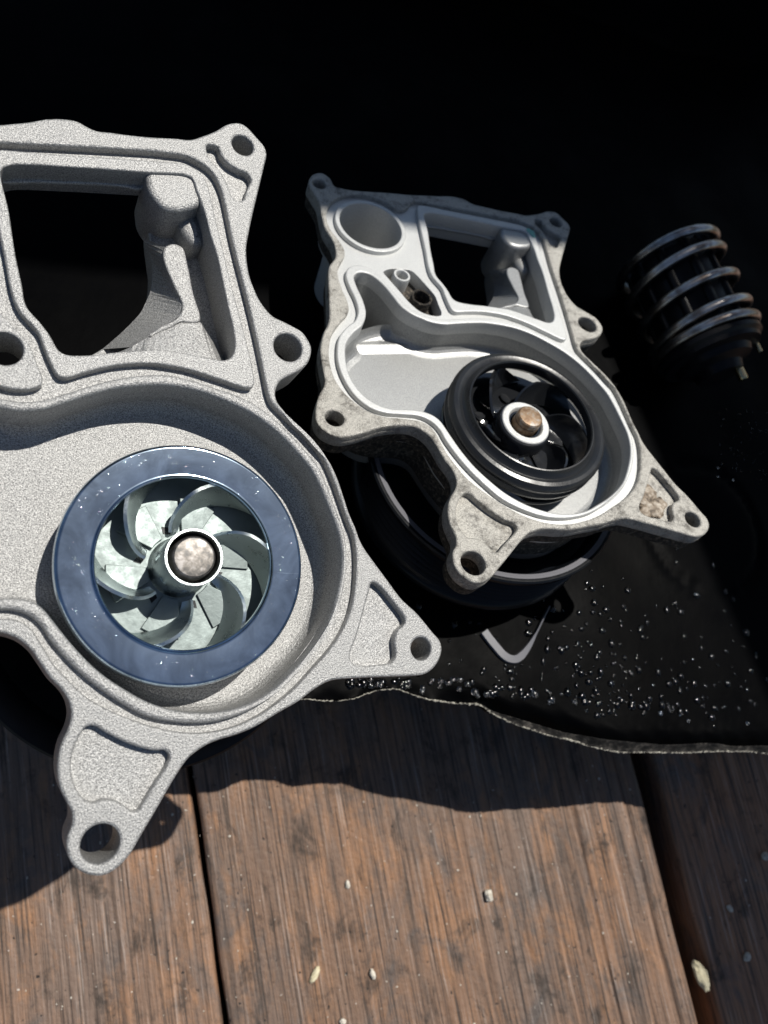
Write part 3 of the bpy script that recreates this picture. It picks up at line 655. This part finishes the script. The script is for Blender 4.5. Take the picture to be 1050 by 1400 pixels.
    prof += [(RPU+.4, z0+2), (RPU+.4, z0+.4), (RPU-.2, z0), (46, z0), (45, z0+1), (44.5, z1-10.5), (14, z1-11)]
    pu = link('pulley', lathe_mesh('pulley', prof, 128), 'ecoat', root)
    if old:
        link('worn_ring', lathe_mesh('worn_ring', [(46.2, z1-.25), (48.0, z1+.03), (48.0, z1+.12), (46.2, z1-.1)], 128), 'grey', pu)
        # lumps of dried sealant and a smear of green coolant
        bm = bmesh.new()
        for (x, y, r) in ((47.5, -12, 3.0), (45.5, -15.5, 2.6), (49.5, -18, 3.4), (46, -20, 2.2), (44.2, -10, 1.7), (57.2, -18.5, 2.2), (58.5, -15, 1.7), (51.5, -15.5, 2.6)):
            ret = bmesh.ops.create_icosphere(bm, subdivisions=3, radius=r*MM)
            for vv in ret['verts']:
                n_ = 1.12+.24*math.sin(vv.co.x*1900+x*3)*math.sin(vv.co.y*1700+y*2)+.10*math.sin(vv.co.x*5200+y)*math.sin(vv.co.y*4700+x)
                vv.co = Vector((vv.co.x*n_+x*MM, vv.co.y*n_+y*MM, vv.co.z*.22*n_-.0021))
        me = bpy.data.meshes.new('sealant_lump'); bm.to_mesh(me); bm.free(); smooth(me, 80); link('sealant_lump', me, 'sealant', root)
        bm = bmesh.new()
        for (x, y, r) in ((-2.6, 103.2, 1.5), (-3.9, 104.0, 1.2), (-1.7, 101.6, 1.0)):
            ret = bmesh.ops.create_icosphere(bm, subdivisions=2, radius=r*MM)
            for vv in ret['verts']: vv.co = Vector((vv.co.x+x*MM, vv.co.y*1.2+y*MM, vv.co.z*.12+.00005 if y > 100 else vv.co.z*.12-.0016))
        me = bpy.data.meshes.new('coolant_smear'); bm.to_mesh(me); bm.free(); smooth(me, 80); link('coolant_smear', me, 'coolant', root)
    return root

NEW_N = unit([.51, -.23, -1]); NEW_X = unit(np.array([1, 0, 0])-NEW_N*NEW_N[0])
new_pump = build_pump(False, np.array([-46.43, 11.74, 174.52]), NEW_N, NEW_X, 66.0,
                      'clean new silver water pump with zinc plated impeller, nearest and largest, at the left')
OLD_X = unit([.9444, .2826, .16798]); OLD_N = unit([.29357, -.49496, -.81782])
old_pump = build_pump(True, np.array([48.79, -30.99, 252.22]), OLD_N, OLD_X, 48.0,
                      'used grimy water pump with black impeller and rusty shaft, in the middle')

# ------------------------------------------------------------------ spring-wound cartridge lying in the tray
def tray_pt(px, h):
    return on_plane(px, TRAY_N, TRAY_D-h)
A0 = tray_pt((908, 350), 24); A1 = tray_pt((984, 512), 24)
az = unit(A1-A0); ax = unit(np.cross(az, TRAY_N)); ay = np.cross(az, ax)
cart = empty('thermostat_cartridge', frame(A0, np.column_stack([ax, ay, az])))
tag(cart, 'black spring-wound thermostat cartridge lying in shade at the right of the tray', 'thermostat')
LEN = float(np.linalg.norm(A1-A0)); CR = 23.0
link('core', lathe_mesh('core', [(0, -3), (14, -3), (17, -1), (17, 3), (18.6, 5), (18.6, LEN*.72), (18.8, LEN*.74), (22.6, LEN*.775), (23.6, LEN*.79), (23.6, LEN*.82), (22.0, LEN*.84), (21.6, LEN*.87), (17, LEN*.885), (16, LEN*.93), (11, LEN*.96), (10, LEN*1.02), (0, LEN*1.02)], 72, False), 'cage', cart)
for q in range(10):
    a = 2*math.pi*q/10
    me = plate_mesh('cage_bar', [np.array([(15, -2.2), (19.6, -2.0), (19.9, 0), (19.6, 2.0), (15, 2.2)])], 1, LEN*.76, .2)
    o = link('cage_bar', me, 'cage', cart); o.rotation_euler.z = a
hp_pts = []
turns = [(0, 0.0), (1.05, .045), (2.05, .27), (3.05, .49), (4.0, .685), (5.05, .735)]
tt = np.linspace(0, 5.05, 420)
for t in tt:
    z = np.interp(t, [q[0] for q in turns], [q[1] for q in turns])*LEN+1.5
    hp_pts.append((CR*math.cos(2*math.pi*t+1.2)*MM, CR*math.sin(2*math.pi*t+1.2)*MM, z*MM))
link('coil_spring', tube_mesh('coil_spring', hp_pts, .0022, 12), 'spring', cart)
pin = link('pin', lathe_mesh('pin', [(0, 8), (1.7, 8), (2.1, 7.5), (2.1, 0), (0, 0)], 24, False), 'brass', cart); pin.location = (-5*MM, -6*MM, LEN*.98*MM)
pin2 = link('pin', lathe_mesh('pin', [(0, 5), (.9, 5), (1.1, 4.6), (1.1, 0), (0, 0)], 20, False), 'brass', cart); pin2.location = (-19*MM, -9*MM, LEN*.86*MM)

# ------------------------------------------------------------------ raised grey strip standing in for a soft highlight on the tray
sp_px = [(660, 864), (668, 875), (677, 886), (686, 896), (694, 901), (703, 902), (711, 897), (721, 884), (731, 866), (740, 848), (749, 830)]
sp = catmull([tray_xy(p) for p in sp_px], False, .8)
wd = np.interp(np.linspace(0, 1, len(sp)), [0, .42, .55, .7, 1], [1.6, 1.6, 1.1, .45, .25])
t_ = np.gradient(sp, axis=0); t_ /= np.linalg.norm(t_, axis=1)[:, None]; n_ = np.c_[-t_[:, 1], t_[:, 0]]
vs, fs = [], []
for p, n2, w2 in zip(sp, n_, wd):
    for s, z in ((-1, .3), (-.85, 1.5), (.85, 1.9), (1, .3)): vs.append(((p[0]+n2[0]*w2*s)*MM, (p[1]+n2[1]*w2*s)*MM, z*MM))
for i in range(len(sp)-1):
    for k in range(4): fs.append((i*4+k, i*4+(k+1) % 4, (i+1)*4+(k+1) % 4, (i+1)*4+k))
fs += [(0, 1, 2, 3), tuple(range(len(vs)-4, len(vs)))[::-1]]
strip = pydata('highlight_strip', vs, fs, 'grey', None, 40); strip.matrix_world = frame(T0, TR)
tag(strip, 'raised pale grey strip standing in for a soft highlight on the wet tray below the used pump', 'strip')

# ------------------------------------------------------------------ water drops
bm = bmesh.new()
def drop(x, y, z, r, fl=.55):
    ret = bmesh.ops.create_icosphere(bm, subdivisions=3, radius=r)
    sx = random.uniform(.85, 1.15)
    for v_ in ret['verts']: v_.co = Vector((v_.co.x*sx+x, v_.co.y/sx+y, max(v_.co.z, -.25*r)*fl+z))
spots = []
for _ in range(250):
    px = random.triangular(560, 1060, 830); py = random.triangular(740, 1015, 960)
    if py > 955+max(0, px-660)*.17: continue
    spots.append((px, py, random.choice((.45, .55, .7, .9, 1.2))))
for _ in range(34): spots.append((random.uniform(470, 660), random.uniform(928, 942), random.uniform(.5, 1.2)))
for _ in range(46):
    px = random.uniform(660, 1000); spots.append((px, 952+(px-660)*.085+random.uniform(-16, 0), random.uniform(.5, 1.35)))
for px, py, r in ((497, 934, 1.3), (508, 938, .9), (521, 937, .8), (549, 936, .8), (579, 941, .9), (578, 946, .8), (815, 899, 1.0), (837, 908, .8), (852, 900, .8), (882, 966, 1.3), (874, 966, .8), (849, 958, 1.0), (902, 975, .9), (973, 981, 1.3), (930, 925, 1.2), (922, 932, 1.1), (1026, 917, 1.1), (725, 867, .9), (765, 886, .9), (749, 873, .8), (686, 940, 1.0), (675, 945, 1.0), (707, 898, 1.0), (820, 961, .9), (805, 960, .9), (928, 945, 1.0), (1020, 865, 1.4)):
    spots.append((px, py, r))
for _ in range(60): spots.append((random.uniform(980, 1050), random.uniform(560, 660), random.uniform(.2, .45)))
for px, py, r in spots:
    x, y = tray_xy((px, py)); z, _ = tray_z(x, y)
    drop(x*MM, y*MM, z*MM+.0001*r, r*MM*1.25)
me = bpy.data.meshes.new('water_drops'); bm.to_mesh(me); bm.free(); smooth(me, 60)
dr = link('water_drops', me, 'water'); dr.matrix_world = frame(T0, TR); tag(dr, 'clear water drops beaded on the black tray', kind='stuff')
bm = bmesh.new()
for px, py, r, z in ((674, 557, .8, -8.6), (671, 571, .7, -8.6), (716, 537, .8, -8.6), (696, 611, .8, -8.6), (739, 625, .8, -8.6), (763, 600, .9, -8.6), (721, 632, .7, -8.6), (706, 630, .8, 2), (712, 633, .7, 2), (686, 549, .7, -8.6)):
    Pw = np.array([48.79, -30.99, 252.22]); ey3 = np.cross(OLD_N, OLD_X)
    u = np.array([(px-CX)/F_PX, (py-CY)/F_PX, 1.0]); d = u*(((Pw+OLD_N*z)@OLD_N)/(u@OLD_N))-Pw
    drop(float(d@OLD_X)*MM, float(d@ey3)*MM, z*MM, r*MM, .6)
me = bpy.data.meshes.new('water_drop'); bm.to_mesh(me); bm.free(); smooth(me, 60)
o = link('water_drop', me, 'water', old_pump); o['kind'] = 'stuff'

# ------------------------------------------------------------------ grit on the boards
def pebble(name, px, rx, ry, rz, rot, material, label, cat, seed, h=0.0):
    bm = bmesh.new(); bmesh.ops.create_icosphere(bm, subdivisions=3, radius=1.0)
    r = np.random.default_rng(seed); ph = r.uniform(0, 6.28, 9)
    for v_ in bm.verts:
        c = v_.co
        k = 1+.09*math.sin(13*c.x+ph[6])*math.sin(11*c.z+ph[7])+.16*math.sin(2.3*c.x+ph[0])*math.sin(2.1*c.y+ph[1])+.10*math.sin(5*c.y+ph[2])*math.sin(4.4*c.z+ph[3])+.05*math.sin(9*c.x+ph[4])*math.sin(8*c.y+ph[5])
        v_.co = Vector((c.x*rx*k*MM, c.y*ry*k*MM, c.z*rz*k*MM))
    me = bpy.data.meshes.new(name); bm.to_mesh(me); bm.free(); smooth(me, 28)
    o = link(name, me, material); p = deck_pt(px, h); o.location = (p[0], p[1], p[2]+rz*MM*.8); o.rotation_euler.z = math.radians(rot)
    if label: tag(o, label, cat)
    return o
pebble('stone_chip', (955, 1332), 3.0, 6.6, 2.6, 14, 'chip', 'elongated yellowish stone chip lodged in the wide gap between boards', 'stone', 1, -1.5)
pebble('pebble', (667, 1223), 2.0, 2.7, 1.6, 10, 'stone', 'white pebble alone on the middle board', 'pebble', 2)
pebble('wood_chip', (430, 1332), 1.4, 3.6, .9, -28, 'chip', 'slim beige chip on the left half of the middle board', 'chip', 3)
pebble('pebble', (509, 1331), 1.2, 2.0, 1.1, 10, 'stone', 'small oval white pebble right of the slim beige chip', 'pebble', 4)
pebble('pebble', (1044, 1170), 1.9, 1.9, 1.3, 10, 'stone', 'grey pebble on the shaded board at the right edge', 'pebble', 5, -.2)
pebble('pebble', (1020, 1307), 2.0, 1.6, 1.2, 40, 'stone', 'rounded grey pebble on the shaded board, beside the yellowish stone chip', 'pebble', 6, -.2)
pebble('pebble', (996, 1241), 1.2, 1.9, 1.0, 30, 'stone', 'sliver-like grey pebble on the shaded board, between the other two there', 'pebble', 7, -.2)
pebble('pebble', (475, 1209), 1.0, 1.7, .8, 0, 'stone', 'pale grain on the orange-brown part of the middle board', 'pebble', 8)
pebble('pebble', (468, 1396), 1.3, 1.3, .9, 0, 'stone', 'white grain at the very bottom edge below the slim beige chip', 'pebble', 9)
bm = bmesh.new()
for _ in range(150):
    px = random.uniform(0, 880); py = random.uniform(1060, 1400)
    p = deck_pt((px, py)); r = random.choice((.15, .2, .22, .25, .3, .35, .5))
    ret = bmesh.ops.create_icosphere(bm, subdivisions=1, radius=r*MM)
    sx, sy = random.uniform(.7, 1.3), random.uniform(.7, 1.5)
    for v_ in ret['verts']: v_.co = Vector((v_.co.x*sx+p[0], v_.co.y*sy+p[1], v_.co.z*.7+p[2]+.3*r*MM))
me = bpy.data.meshes.new('grit'); bm.to_mesh(me); bm.free()
tag(link('grit', me, 'stone'), 'fine pale grit scattered over the boards', kind='stuff')
